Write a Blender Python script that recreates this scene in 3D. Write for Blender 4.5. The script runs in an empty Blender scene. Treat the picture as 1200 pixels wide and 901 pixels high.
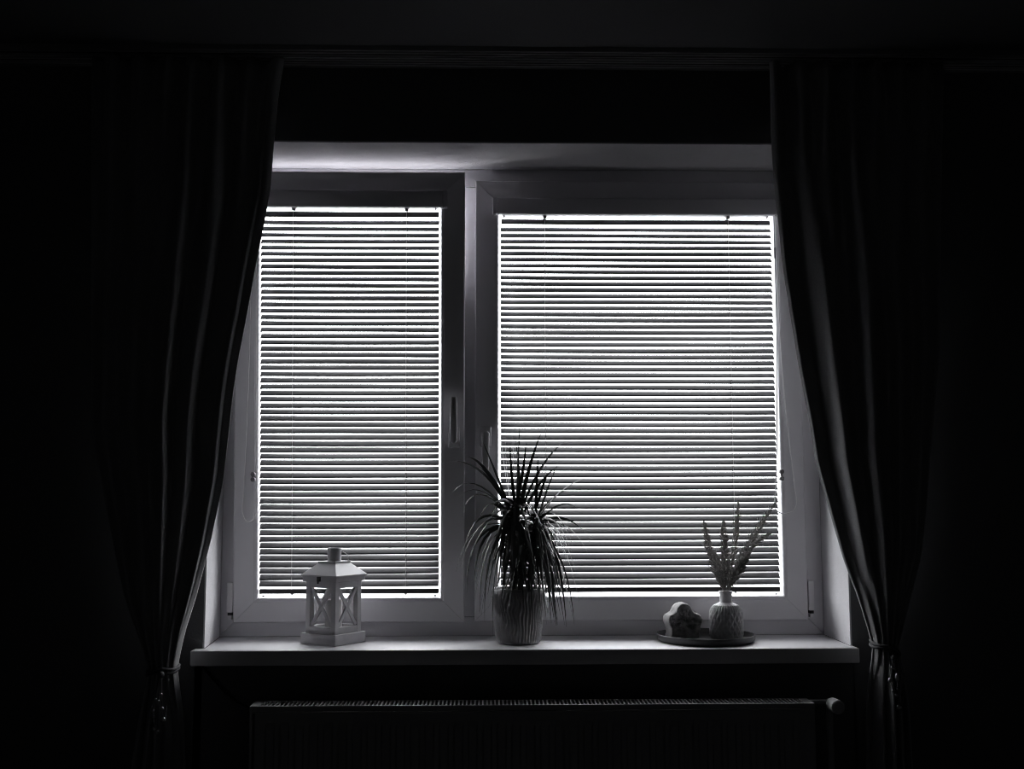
import bpy, bmesh, math, random
from mathutils import Vector, Matrix, Euler

random.seed(7)
scene = bpy.context.scene
COL = scene.collection
PI = math.pi

# ------------------------------------------------------------------ camera
FPX = 1297.35
PITCH, YAW, ROLL = 0.10333, 0.02185, -0.00134
CAM = Vector((-0.0970, -2.6165, 1.2206))
cam_data = bpy.data.cameras.new('camera')
cam_data.sensor_width = 36.0
cam_data.lens = FPX / 1200.0 * 36.0
cam_data.clip_start = 0.05
cam_data.clip_end = 300
cam = bpy.data.objects.new('camera', cam_data)
COL.objects.link(cam)
fw = Vector((math.sin(YAW) * math.cos(PITCH), math.cos(YAW) * math.cos(PITCH), math.sin(PITCH)))
rt = Vector((math.cos(YAW), -math.sin(YAW), 0))
up = rt.cross(fw)
r2 = rt * math.cos(ROLL) + up * math.sin(ROLL)
u2 = up * math.cos(ROLL) - rt * math.sin(ROLL)
m = Matrix((r2, u2, -fw)).transposed().to_4x4()
m.translation = CAM
cam.matrix_world = m
scene.camera = cam

# ------------------------------------------------------------------ sky, exposure
world = bpy.data.worlds.new('overcast_sky')
scene.world = world
world.use_nodes = True
bg = world.node_tree.nodes['Background']
bg.inputs['Color'].default_value = (0.97, 0.97, 1.0, 1)
bg.inputs['Strength'].default_value = 12.5
scene.view_settings.view_transform = 'Standard'
scene.view_settings.look = 'None'
scene.view_settings.gamma = 1.0
scene.view_settings.use_curve_mapping = False
scene.view_settings.exposure = 0.0
scene.cycles.filter_width = 1.0
scene.cycles.use_adaptive_sampling = False
scene.cycles.max_bounces = 10
scene.cycles.diffuse_bounces = 6
scene.cycles.transparent_max_bounces = 16
scene.cycles.caustics_reflective = False
scene.cycles.caustics_refractive = False

# a portal only guides the sampling of daylight through the window opening; it gives off nothing itself
pd = bpy.data.lights.new('window_portal', 'AREA')
pd.shape = 'RECTANGLE'
pd.size, pd.size_y = 1.50, 1.20
pd.cycles.is_portal = True
po = bpy.data.objects.new('window_portal', pd)
COL.objects.link(po)
po.location = (-0.007, 0.44, 1.48)
po.rotation_euler = (-PI / 2, 0, 0)


# ------------------------------------------------------------------ materials
def mat(name, col, rough=0.5, spec=0.5, metal=0.0, noise=None, bump=None, sheen=0.0, trans=0.0):
    """procedural material: principled colour, optional noise variation (scale, amount) and bump (scale, strength)"""
    mt = bpy.data.materials.new(name)
    mt.use_nodes = True
    nt = mt.node_tree
    b = nt.nodes['Principled BSDF']
    b.inputs['Base Color'].default_value = (*col, 1)
    b.inputs['Roughness'].default_value = rough
    b.inputs['Specular IOR Level'].default_value = spec
    b.inputs['Metallic'].default_value = metal
    if sheen:
        b.inputs['Sheen Weight'].default_value = sheen
        b.inputs['Sheen Roughness'].default_value = 0.4
    tc = nt.nodes.new('ShaderNodeTexCoord')
    if noise:
        n = nt.nodes.new('ShaderNodeTexNoise')
        n.inputs['Scale'].default_value = noise[0]
        n.inputs['Detail'].default_value = 4
        nt.links.new(tc.outputs['Object'], n.inputs['Vector'])
        cr = nt.nodes.new('ShaderNodeValToRGB')
        a = noise[1]
        cr.color_ramp.elements[0].position = 0.3
        cr.color_ramp.elements[1].position = 0.7
        cr.color_ramp.elements[0].color = (*[max(0, c * (1 - a)) for c in col], 1)
        cr.color_ramp.elements[1].color = (*[min(1, c * (1 + a)) for c in col], 1)
        nt.links.new(n.outputs['Fac'], cr.inputs['Fac'])
        nt.links.new(cr.outputs['Color'], b.inputs['Base Color'])
    if bump:
        n = nt.nodes.new('ShaderNodeTexNoise')
        n.inputs['Scale'].default_value = bump[0]
        n.inputs['Detail'].default_value = 5
        nt.links.new(tc.outputs['Object'], n.inputs['Vector'])
        bp = nt.nodes.new('ShaderNodeBump')
        bp.inputs['Strength'].default_value = bump[1]
        bp.inputs['Distance'].default_value = 0.002
        nt.links.new(n.outputs['Fac'], bp.inputs['Height'])
        nt.links.new(bp.outputs['Normal'], b.inputs['Normal'])
    if trans:
        out = nt.nodes['Material Output']
        tr = nt.nodes.new('ShaderNodeBsdfTranslucent')
        tr.inputs['Color'].default_value = (*col, 1)
        mx = nt.nodes.new('ShaderNodeMixShader')
        mx.inputs[0].default_value = trans
        nt.links.new(b.outputs[0], mx.inputs[1])
        nt.links.new(tr.outputs[0], mx.inputs[2])
        nt.links.new(mx.outputs[0], out.inputs['Surface'])
    return mt


def glass(name, tint=(0.93, 0.94, 0.94)):
    mt = bpy.data.materials.new(name)
    mt.use_nodes = True
    nt = mt.node_tree
    nt.nodes.remove(nt.nodes['Principled BSDF'])
    out = nt.nodes['Material Output']
    t = nt.nodes.new('ShaderNodeBsdfTransparent')
    t.inputs['Color'].default_value = (*tint, 1)
    g = nt.nodes.new('ShaderNodeBsdfGlossy')
    g.inputs['Roughness'].default_value = 0.03
    lw = nt.nodes.new('ShaderNodeLayerWeight')      # facing is the same on both sides of the thin pane
    lw.inputs['Blend'].default_value = 0.5
    pw_ = nt.nodes.new('ShaderNodeMath')
    pw_.operation = 'POWER'
    pw_.inputs[1].default_value = 5.0
    f = nt.nodes.new('ShaderNodeMath')
    f.operation = 'MULTIPLY_ADD'
    f.inputs[1].default_value = 0.8
    f.inputs[2].default_value = 0.04
    nt.links.new(lw.outputs['Facing'], pw_.inputs[0])
    nt.links.new(pw_.outputs[0], f.inputs[0])
    mx = nt.nodes.new('ShaderNodeMixShader')
    nt.links.new(f.outputs[0], mx.inputs[0])
    nt.links.new(t.outputs[0], mx.inputs[1])
    nt.links.new(g.outputs[0], mx.inputs[2])
    nt.links.new(mx.outputs[0], out.inputs['Surface'])
    return mt


M = dict(
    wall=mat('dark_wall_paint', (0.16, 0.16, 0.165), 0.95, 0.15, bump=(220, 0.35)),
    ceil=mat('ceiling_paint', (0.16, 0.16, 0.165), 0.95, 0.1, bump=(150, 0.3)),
    floor=mat('dark_floor', (0.055, 0.053, 0.052), 0.6, 0.3, noise=(6, 0.3)),
    plaster=mat('white_plaster', (0.68, 0.67, 0.69), 0.9, 0.2, noise=(9, 0.06), bump=(190, 0.45)),
    pvc=mat('white_window_plastic', (0.74, 0.73, 0.76), 0.35, 0.45, noise=(4, 0.03)),
    pvc2=mat('hinge_plastic', (0.80, 0.79, 0.81), 0.4, 0.4),
    gasket=mat('black_gasket', (0.02, 0.02, 0.02), 0.6, 0.3),
    seal=mat('grey_seal', (0.35, 0.35, 0.36), 0.6, 0.3),
    sill=mat('white_sill_laminate', (0.76, 0.75, 0.77), 0.45, 0.35, noise=(5, 0.03)),
    glass=glass('window_glass'),
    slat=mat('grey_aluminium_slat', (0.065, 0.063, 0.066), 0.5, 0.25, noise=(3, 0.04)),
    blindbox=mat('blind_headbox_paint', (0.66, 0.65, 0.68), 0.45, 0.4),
    cord=mat('white_cord', (0.88, 0.87, 0.88), 0.7, 0.3),
    clip=mat('clear_plastic_clip', (0.20, 0.19, 0.20), 0.45, 0.4),
    handle=mat('white_handle_enamel', (0.70, 0.69, 0.71), 0.25, 0.6),
    lantern=mat('white_painted_wood', (0.56, 0.55, 0.57), 0.6, 0.3, noise=(30, 0.06), bump=(60, 0.3)),
    lmetal=mat('white_painted_metal', (0.62, 0.61, 0.63), 0.45, 0.5),
    latch=mat('dark_metal_latch', (0.05, 0.05, 0.05), 0.4, 0.5, 0.8),
    pane=glass('lantern_glass', (0.96, 0.96, 0.96)),
    wax=mat('candle_wax', (0.75, 0.73, 0.72), 0.6, 0.4, noise=(20, 0.04)),
    wick=mat('black_wick', (0.02, 0.02, 0.02), 0.9, 0.1),
    pot=mat('dark_ceramic_pot', (0.27, 0.265, 0.27), 0.4, 0.5, noise=(40, 0.15)),
    soil=mat('potting_soil', (0.03, 0.026, 0.024), 0.95, 0.1, noise=(120, 0.5), bump=(300, 1.0)),
    stem=mat('woody_stem', (0.06, 0.055, 0.05), 0.9, 0.2, noise=(90, 0.3)),
    leaf=mat('dark_leaf', (0.060, 0.065, 0.060), 0.4, 0.5, noise=(25, 0.25)),
    tray=mat('black_tray', (0.055, 0.055, 0.057), 0.4, 0.5, noise=(12, 0.15)),
    vase=mat('matt_grey_ceramic', (0.55, 0.54, 0.55), 0.55, 0.4, noise=(50, 0.08)),
    grass=mat('dried_grass', (0.42, 0.41, 0.40), 0.85, 0.2, noise=(60, 0.2), trans=0.25),
    stone=mat('weathered_stone', (0.38, 0.37, 0.37), 0.85, 0.25, noise=(40, 0.25), bump=(90, 0.8)),
    stoneface=mat('rough_dark_stone', (0.42, 0.41, 0.41), 0.85, 0.3, noise=(60, 0.6), bump=(110, 1.0)),
    curtain=mat('dark_curtain_cloth', (0.33, 0.33, 0.335), 0.75, 0.3, noise=(400, 0.12), sheen=0.3),
    tie=mat('tieback_cord', (0.11, 0.11, 0.115), 0.7, 0.3),
    bead=mat('polished_bead', (0.55, 0.55, 0.56), 0.1, 0.8, 0.7),
    rail=mat('curtain_rail_plastic', (0.28, 0.28, 0.285), 0.5, 0.4),
    railslot=mat('rail_slot', (0.05, 0.05, 0.05), 0.7, 0.2),
    rad=mat('radiator_enamel', (0.38, 0.38, 0.385), 0.4, 0.5),
    knob=mat('valve_plastic', (0.65, 0.64, 0.65), 0.4, 0.5),
    chrome=mat('pipe_metal', (0.25, 0.25, 0.25), 0.35, 0.5, 0.7),
    cable=mat('black_cable', (0.012, 0.012, 0.012), 0.6, 0.3),
    ext=mat('outside_render', (0.55, 0.54, 0.55), 0.9, 0.2, noise=(8, 0.08)),
    snow=mat('damp_ground', (0.50, 0.50, 0.505), 0.95, 0.1, noise=(2, 0.15)),
)


# ------------------------------------------------------------------ mesh helpers
class MB:
    def __init__(s):
        s.v, s.f = [], []

    def add(s, vs, fs):
        o = len(s.v)
        s.v += [tuple(p) for p in vs]
        s.f += [tuple(i + o for i in f) for f in fs]
        return s

    def box(s, a, b):
        x0, y0, z0 = a
        x1, y1, z1 = b
        return s.add([(x0, y0, z0), (x1, y0, z0), (x1, y1, z0), (x0, y1, z0), (x0, y0, z1), (x1, y0, z1), (x1, y1, z1), (x0, y1, z1)],
                     [(0, 3, 2, 1), (4, 5, 6, 7), (0, 1, 5, 4), (1, 2, 6, 5), (2, 3, 7, 6), (3, 0, 4, 7)])

    def prism(s, poly, z0, z1):
        """poly: ccw list of (x, y), extruded along z"""
        n = len(poly)
        vs = [(x, y, z0) for x, y in poly] + [(x, y, z1) for x, y in poly]
        fs = [tuple(reversed(range(n))), tuple(range(n, 2 * n))]
        fs += [(i, (i + 1) % n, n + (i + 1) % n, n + i) for i in range(n)]
        return s.add(vs, fs)

    def lathe(s, prof, n=32, c=(0, 0, 0), cap=True):
        vs, fs = [], []
        for r, z in prof:
            for k in range(n):
                a = 2 * PI * k / n
                vs.append((c[0] + r * math.cos(a), c[1] + r * math.sin(a), c[2] + z))
        for i in range(len(prof) - 1):
            for k in range(n):
                k2 = (k + 1) % n
                fs.append((i * n + k, i * n + k2, (i + 1) * n + k2, (i + 1) * n + k))
        if cap:
            fs.append(tuple(reversed(range(n))))
            fs.append(tuple((len(prof) - 1) * n + k for k in range(n)))
        return s.add(vs, fs)

    def tube(s, pts, rad, n=8, closed=False):
        pts = [Vector(p) for p in pts]
        N = len(pts)
        rads = rad if isinstance(rad, (list, tuple)) else [rad] * N
        vs, fs = [], []
        prev = None
        for i, p in enumerate(pts):
            if closed:
                t = pts[(i + 1) % N] - pts[i - 1]
            else:
                t = pts[min(i + 1, N - 1)] - pts[max(i - 1, 0)]
            t.normalize()
            if prev is None:
                ref = Vector((0, 0, 1)) if abs(t.z) < 0.9 else Vector((1, 0, 0))
                a = t.cross(ref).normalized()
            else:
                a = (prev - t * prev.dot(t)).normalized()
            prev = a
            b = t.cross(a)
            for k in range(n):
                an = 2 * PI * k / n
                vs.append(p + (a * math.cos(an) + b * math.sin(an)) * rads[i])
        for i in range(N if closed else N - 1):
            j = (i + 1) % N
            for k in range(n):
                k2 = (k + 1) % n
                fs.append((i * n + k, i * n + k2, j * n + k2, j * n + k))
        if not closed:
            fs.append(tuple(reversed(range(n))))
            fs.append(tuple((N - 1) * n + k for k in range(n)))
        return s.add(vs, fs)

    def xf(s, mtx):
        s.v = [tuple(mtx @ Vector(p)) for p in s.v]
        return s

    def build(s, name, m, parent=None, smooth=False, bevel=0.0, seg=2, off=None):
        if off is not None:
            s.v = [(p[0] - off[0], p[1] - off[1], p[2] - off[2]) for p in s.v]
        me = bpy.data.meshes.new(name)
        me.from_pydata(s.v, [], s.f)
        bm = bmesh.new()
        bm.from_mesh(me)
        bmesh.ops.recalc_face_normals(bm, faces=bm.faces)
        if bevel:
            es = [e for e in bm.edges if len(e.link_faces) == 2 and e.calc_face_angle(0) > 0.6]
            bmesh.ops.bevel(bm, geom=es, offset=bevel, segments=seg, profile=0.5, affect='EDGES', clamp_overlap=True)
        bm.to_mesh(me)
        bm.free()
        me.materials.append(M[m] if isinstance(m, str) else m)
        if smooth:
            me.polygons.foreach_set('use_smooth', [True] * len(me.polygons))
            if smooth != 'all':
                me.set_sharp_from_angle(angle=math.radians(35))
        return link(name, me, parent)


def link(name, me, parent=None):
    o = bpy.data.objects.new(name, me)
    COL.objects.link(o)
    if parent is not None:
        o.parent = parent
    return o


def tag(o, label=None, cat=None, group=None, kind=None):
    if label:
        o['label'] = label
    if cat:
        o['category'] = cat
    if group:
        o['group'] = group
    if kind:
        o['kind'] = kind
    return o


def thing(name, loc=(0, 0, 0), rot=(0, 0, 0), **kw):
    o = bpy.data.objects.new(name, None)
    o.empty_display_size = 0.05
    COL.objects.link(o)
    o.location = loc
    o.rotation_euler = rot
    return tag(o, **kw)


def interp(tab, z):
    """tab: list of (value, z) with falling z"""
    if z >= tab[0][1]:
        return tab[0][0]
    for (a, za), (b, zb) in zip(tab, tab[1:]):
        if z >= zb:
            t = (za - z) / (za - zb)
            return a + (b - a) * t
    return tab[-1][0]


# ------------------------------------------------------------------ the room
XL, XR, XL2, XR2 = -0.75, 0.75, -0.7669, 0.7534      # window opening at the wall face and at the frame
ZS, ZT, D = 0.88, 2.0816, 0.2168                     # sill top, lintel, depth of the recess
ZC = 2.268                                           # ceiling
RX0, RX1, RY = -2.1, 2.2, -3.7
SK = 0.004                                           # plaster skin of the recess

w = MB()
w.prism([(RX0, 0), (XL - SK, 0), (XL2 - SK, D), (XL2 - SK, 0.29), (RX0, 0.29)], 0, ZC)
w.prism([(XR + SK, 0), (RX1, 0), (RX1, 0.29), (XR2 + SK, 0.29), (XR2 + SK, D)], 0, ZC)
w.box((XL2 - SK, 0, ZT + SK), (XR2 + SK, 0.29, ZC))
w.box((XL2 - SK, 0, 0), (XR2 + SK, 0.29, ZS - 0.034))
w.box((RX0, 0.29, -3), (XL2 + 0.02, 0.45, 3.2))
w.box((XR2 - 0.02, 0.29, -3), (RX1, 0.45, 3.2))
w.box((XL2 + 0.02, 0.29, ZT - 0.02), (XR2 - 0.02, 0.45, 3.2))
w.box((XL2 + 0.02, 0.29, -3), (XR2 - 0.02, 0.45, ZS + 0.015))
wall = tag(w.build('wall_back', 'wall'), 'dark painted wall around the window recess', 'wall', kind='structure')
MB().prism([(XL - SK, 0), (XL, 0), (XL2, D), (XL2 - SK, D)], ZS, ZT).build('reveal', 'plaster', wall)
MB().prism([(XR, 0), (XR + SK, 0), (XR2 + SK, D), (XR2, D)], ZS, ZT).build('reveal', 'plaster', wall)
MB().prism([(XL - SK, 0), (XR + SK, 0), (XR2 + SK, D), (XL2 - SK, D)], ZT, ZT + SK).build('reveal', 'plaster', wall)

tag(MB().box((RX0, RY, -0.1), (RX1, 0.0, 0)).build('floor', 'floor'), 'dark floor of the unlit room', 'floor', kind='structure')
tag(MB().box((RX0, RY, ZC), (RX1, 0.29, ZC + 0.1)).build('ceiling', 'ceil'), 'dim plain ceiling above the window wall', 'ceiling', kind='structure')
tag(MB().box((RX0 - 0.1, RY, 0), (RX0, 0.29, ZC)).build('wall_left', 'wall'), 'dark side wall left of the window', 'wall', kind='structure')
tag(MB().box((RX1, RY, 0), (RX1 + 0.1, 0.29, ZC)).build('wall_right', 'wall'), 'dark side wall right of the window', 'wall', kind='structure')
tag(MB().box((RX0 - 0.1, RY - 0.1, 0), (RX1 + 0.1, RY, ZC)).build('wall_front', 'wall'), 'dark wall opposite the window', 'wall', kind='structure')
tag(MB().box((-60, 0.46, -3.2), (60, 90, -3.0)).build('ground', 'snow'), 'open ground outside the window', 'ground', kind='structure')

# sill: board between the reveals with ears in front of the wall
s = MB()
s.prism([(-0.7708, -0.046), (0.756, -0.046), (0.756, 0.0), (XR, 0.0), (XR2, D), (XL2, D), (XL, 0.0), (-0.7708, 0.0)], ZS - 0.034, ZS)
tag(s.build('window_sill', 'sill', bevel=0.004, seg=3, smooth=True), 'white window sill board with rounded front edge', 'window sill', kind='structure')


# ------------------------------------------------------------------ window: fixed frame and two sashes
def frame_side(rect, prof, side, gap=0.0002):
    """one mitred member of a rectangular frame; prof: closed list of (inset, y)"""
    x0, x1, z0, z1 = rect
    mb = MB()
    n = len(prof)
    vs = []
    for e in (0, 1):
        for i, y in prof:
            g = gap if e == 0 else -gap
            if side == 'bottom':
                p = ((x0 + i + gap) if e == 0 else (x1 - i - gap), y, z0 + i)
            elif side == 'top':
                p = ((x0 + i + gap) if e == 0 else (x1 - i - gap), y, z1 - i)
            elif side == 'left':
                p = (x0 + i, y, (z0 + i + gap) if e == 0 else (z1 - i - gap))
            else:
                p = (x1 - i, y, (z0 + i + gap) if e == 0 else (z1 - i - gap))
            vs.append(p)
    fs = [tuple(range(n)), tuple(reversed(range(n, 2 * n)))]
    fs += [(k, (k + 1) % n, n + (k + 1) % n, n + k) for k in range(n)]
    return mb.add(vs, fs)


SIDES = (('bottom', 'rail'), ('top', 'rail'), ('left', 'stile'), ('right', 'stile'))
SZ0, SZ1 = 0.9173, 2.0457
LS = (-0.7307, -0.1553)      # left sash x
RS = (-0.1300, 0.7097)       # right sash x
S = 0.197                    # sash front

frame_prof = [(0, D), (0.046, D), (0.048, D + 0.004), (0.048, 0.289), (0, 0.289)]
fr = thing('trim_1', (0, D, ZS), label='white fixed window frame with centre mullion in the recess', cat='window frame', kind='structure')
for sd, nm in SIDES:
    frame_side((XL2, XR2, ZS, ZT), frame_prof, sd).build('frame_' + nm, 'pvc', fr, bevel=0.0012, off=(0, D, ZS))
MB().box((LS[1] - 0.011, D, ZS + 0.048), (RS[0] + 0.011, 0.287, ZT - 0.048)).build('mullion', 'pvc', fr, bevel=0.002, off=(0, D, ZS))

sash_prof = [(0, S + 0.0025), (0.0025, S), (0.0512, S), (0.0515, S + 0.0003), (0.0515, 0.281), (0.0125, 0.281), (0.0125, D - 0.0005), (0, D - 0.0005)]
bead_prof = [(0.0516, S + 0.0008), (0.0555, S + 0.0018), (0.0580, S + 0.0034), (0.0596, S + 0.0065), (0.0615, S + 0.024), (0.0516, S + 0.024)]
gask_prof = [(0.0516, S + 0.0241), (0.0616, S + 0.0243), (0.0616, S + 0.0275), (0.0516, S + 0.0275)]
HZ = 0.9173                   # hinge line


def make_window(name, xs, tilt, label, handle_up, cover_left):
    piv = (0.5 * (xs[0] + xs[1]), D, HZ)
    t = thing(name, piv, (tilt, 0, 0), label=label, cat='window', kind='structure')
    rect = (xs[0], xs[1], SZ0, SZ1)
    for sd, nm in SIDES:
        frame_side(rect, sash_prof, sd).build('sash_' + nm, 'pvc', t, bevel=0.0008, off=piv)
        frame_side(rect, bead_prof, sd).build('glazing_bead', 'pvc', t, off=piv, smooth=True)
        frame_side(rect, gask_prof, sd)  .build('gasket', 'seal', t, off=piv)
    tag(MB().box((xs[0] + 0.055, S + 0.0278, SZ0 + 0.055), (xs[1] - 0.055, S + 0.0318, SZ1 - 0.055)).build('pane', 'glass', t, off=piv), 'clear glass pane behind the blind')
    # handle: rosette with rounded ends, neck and lever
    hx = (xs[1] - 0.0265) if handle_up else (xs[0] + 0.0275)
    hz = 1.374 if handle_up else 1.3825
    sg = 1 if handle_up else -1

    def pill(hw, z0, z1, y0, y1, n=10):
        r = hw
        pts = [(hx + r * math.cos(a), z1 - r + r * math.sin(a)) for a in [PI * k / n for k in range(n + 1)]]
        pts += [(hx + r * math.cos(a), z0 + r + r * math.sin(a)) for a in [PI + PI * k / n for k in range(n + 1)]]
        q = MB()
        m_ = len(pts)
        q.add([(x, y0, z) for x, z in pts] + [(x, y1, z) for x, z in pts],
              [tuple(range(m_)), tuple(reversed(range(m_, 2 * m_)))] + [(k, (k + 1) % m_, m_ + (k + 1) % m_, m_ + k) for k in range(m_)])
        return q
    h = MB()
    # lever: loft of rounded sections along its length
    secs = []
    Lh = 0.106
    for k in range(13):
        q = k / 12
        wz = 0.0095 - 0.0018 * q
        yy = S - 0.034 - 0.006 * math.sin(PI * min(1, q * 1.1))
        th = 0.0075 - 0.0015 * q
        if k == 0:
            wz, th = 0.004, 0.004
        if k == 1:
            wz = 0.0092
        if k == 12:
            wz, th = wz * 0.75, th * 0.6
        zz = hz + sg * (-0.0095 + (Lh + 0.0095) * (q if k > 1 else (0 if k == 0 else 0.05)))
        secs.append((yy, zz, wz, th))
    vs, fs = [], []
    ns = 14
    for yy, zz, wz, th in secs:
        for a in range(ns):
            an = 2 * PI * a / ns
            ca, sa = math.cos(an), math.sin(an)
            vs.append((hx + wz * math.copysign(abs(ca) ** 0.6, ca), yy + th * math.copysign(abs(sa) ** 0.6, sa), zz))
    for i in range(len(secs) - 1):
        for a in range(ns):
            fs.append((i * ns + a, i * ns + (a + 1) % ns, (i + 1) * ns + (a + 1) % ns, (i + 1) * ns + a))
    fs.append(tuple(range(ns)))
    fs.append(tuple((len(secs) - 1) * ns + a for a in range(ns)))
    h.add(vs, fs)
    # neck between rosette and lever
    nk = MB().lathe([(0.0105, 0), (0.0095, 0.006), (0.008, 0.022), (0.008, 0.030)], 20)
    nk.xf(Matrix.Translation((hx, S - 0.009, hz)) @ Matrix.Rotation(PI / 2, 4, 'X'))
    h.add(nk.v, nk.f)
    ho = h.build('handle', 'handle', t, off=piv, smooth=True)
    tag(ho, 'white lever handle turned ' + ('upwards' if handle_up else 'downwards'))
    za, zb = sorted((hz - 0.0225 * sg, hz + 0.030 * sg))
    MB().box((hx - 0.0145, S - 0.0095, za), (hx + 0.0145, S + 0.0002, zb)).build('rosette', 'handle', ho, bevel=0.004, seg=3, off=piv, smooth=True)
    return t, piv


TILT = math.radians(4.75)
win1, piv1 = make_window('window_1', LS, TILT, 'white plastic window sash tilted inwards at the top, handle turned up', True, True)
win2, piv2 = make_window('window_2', RS, 0.0, 'wide closed white plastic window sash with handle turned down', False, False)


def hinge(t, piv, x0, x1):
    # the corner hinge stays with the fixed frame, below the tilting sash
    c = tag(MB().box((x0, S + 0.001, 0.941), (x1, D, 1.0155)).build('hinge_cover', 'pvc2', fr, bevel=0.0015, off=(0, D, ZS)), 'white plastic hinge cover')
    MB().box((x0 + 0.002, S + 0.004, 0.9335), (x1 - 0.001, D, 0.941)).build('hinge_pin', 'gasket', c, bevel=0.001, off=(0, D, ZS))
    MB().box((x0 + 0.003, S + 0.003, 0.923), (x1 - 0.003, D, 0.9335)).build('hinge_foot', 'pvc2', c, bevel=0.001, off=(0, D, ZS))


hinge(win1, piv1, -0.7475, -0.7325)
hinge(win2, piv2, 0.7125, 0.7260)

# ------------------------------------------------------------------ venetian blinds
B = 0.2085                  # slat plane
NSLAT = 58
Z_TOP, Z_BOT = 1.9187, 1.0127
SLW, ALPHA = 0.0210, math.radians(41.5)


def slat_mesh(length, wdt, alpha, crown=0.0006, th=0.0003, bend=0.0, seed=0):
    """curved thin aluminium strip along x; rises outwards by alpha; slight sag along the length"""
    rnd = random.Random(seed)
    mb = MB()
    nx, ny = 10, 4
    ph, am = rnd.uniform(0, 6.28), rnd.uniform(0.0001, 0.0003)
    vs = []
    for lay in (0, 1):
        for i in range(nx + 1):
            q = i / nx
            x = (q - 0.5) * length
            sag = bend * math.sin(PI * q) + am * math.sin(2 * PI * q + ph)
            twist = 0.012 * math.sin(2 * PI * q * 0.8 + ph)
            al = alpha + twist
            for j in range(ny + 1):
                u = (j / ny - 0.5) * wdt
                c = crown * (1 - (2 * j / ny - 1) ** 2) + (th if lay else 0)
                vs.append((x, u * math.cos(al) - c * math.sin(al), u * math.sin(al) + c * math.cos(al) + sag))
    n1 = (nx + 1) * (ny + 1)
    fs = []
    g = lambda l, i, j: l * n1 + i * (ny + 1) + j
    for i in range(nx):
        for j in range(ny):
            fs.append((g(0, i, j), g(0, i, j + 1), g(0, i + 1, j + 1), g(0, i + 1, j)))
            fs.append((g(1, i, j), g(1, i + 1, j), g(1, i + 1, j + 1), g(1, i, j + 1)))
        fs.append((g(0, i, 0), g(0, i + 1, 0), g(1, i + 1, 0), g(1, i, 0)))
        fs.append((g(0, i, ny), g(1, i, ny), g(1, i + 1, ny), g(0, i + 1, ny)))
    for j in range(ny):
        fs.append((g(0, 0, j), g(1, 0, j), g(1, 0, j + 1), g(0, 0, j + 1)))
        fs.append((g(0, nx, j), g(0, nx, j + 1), g(1, nx, j + 1), g(1, nx, j)))
    return mb.add(vs, fs)


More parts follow.
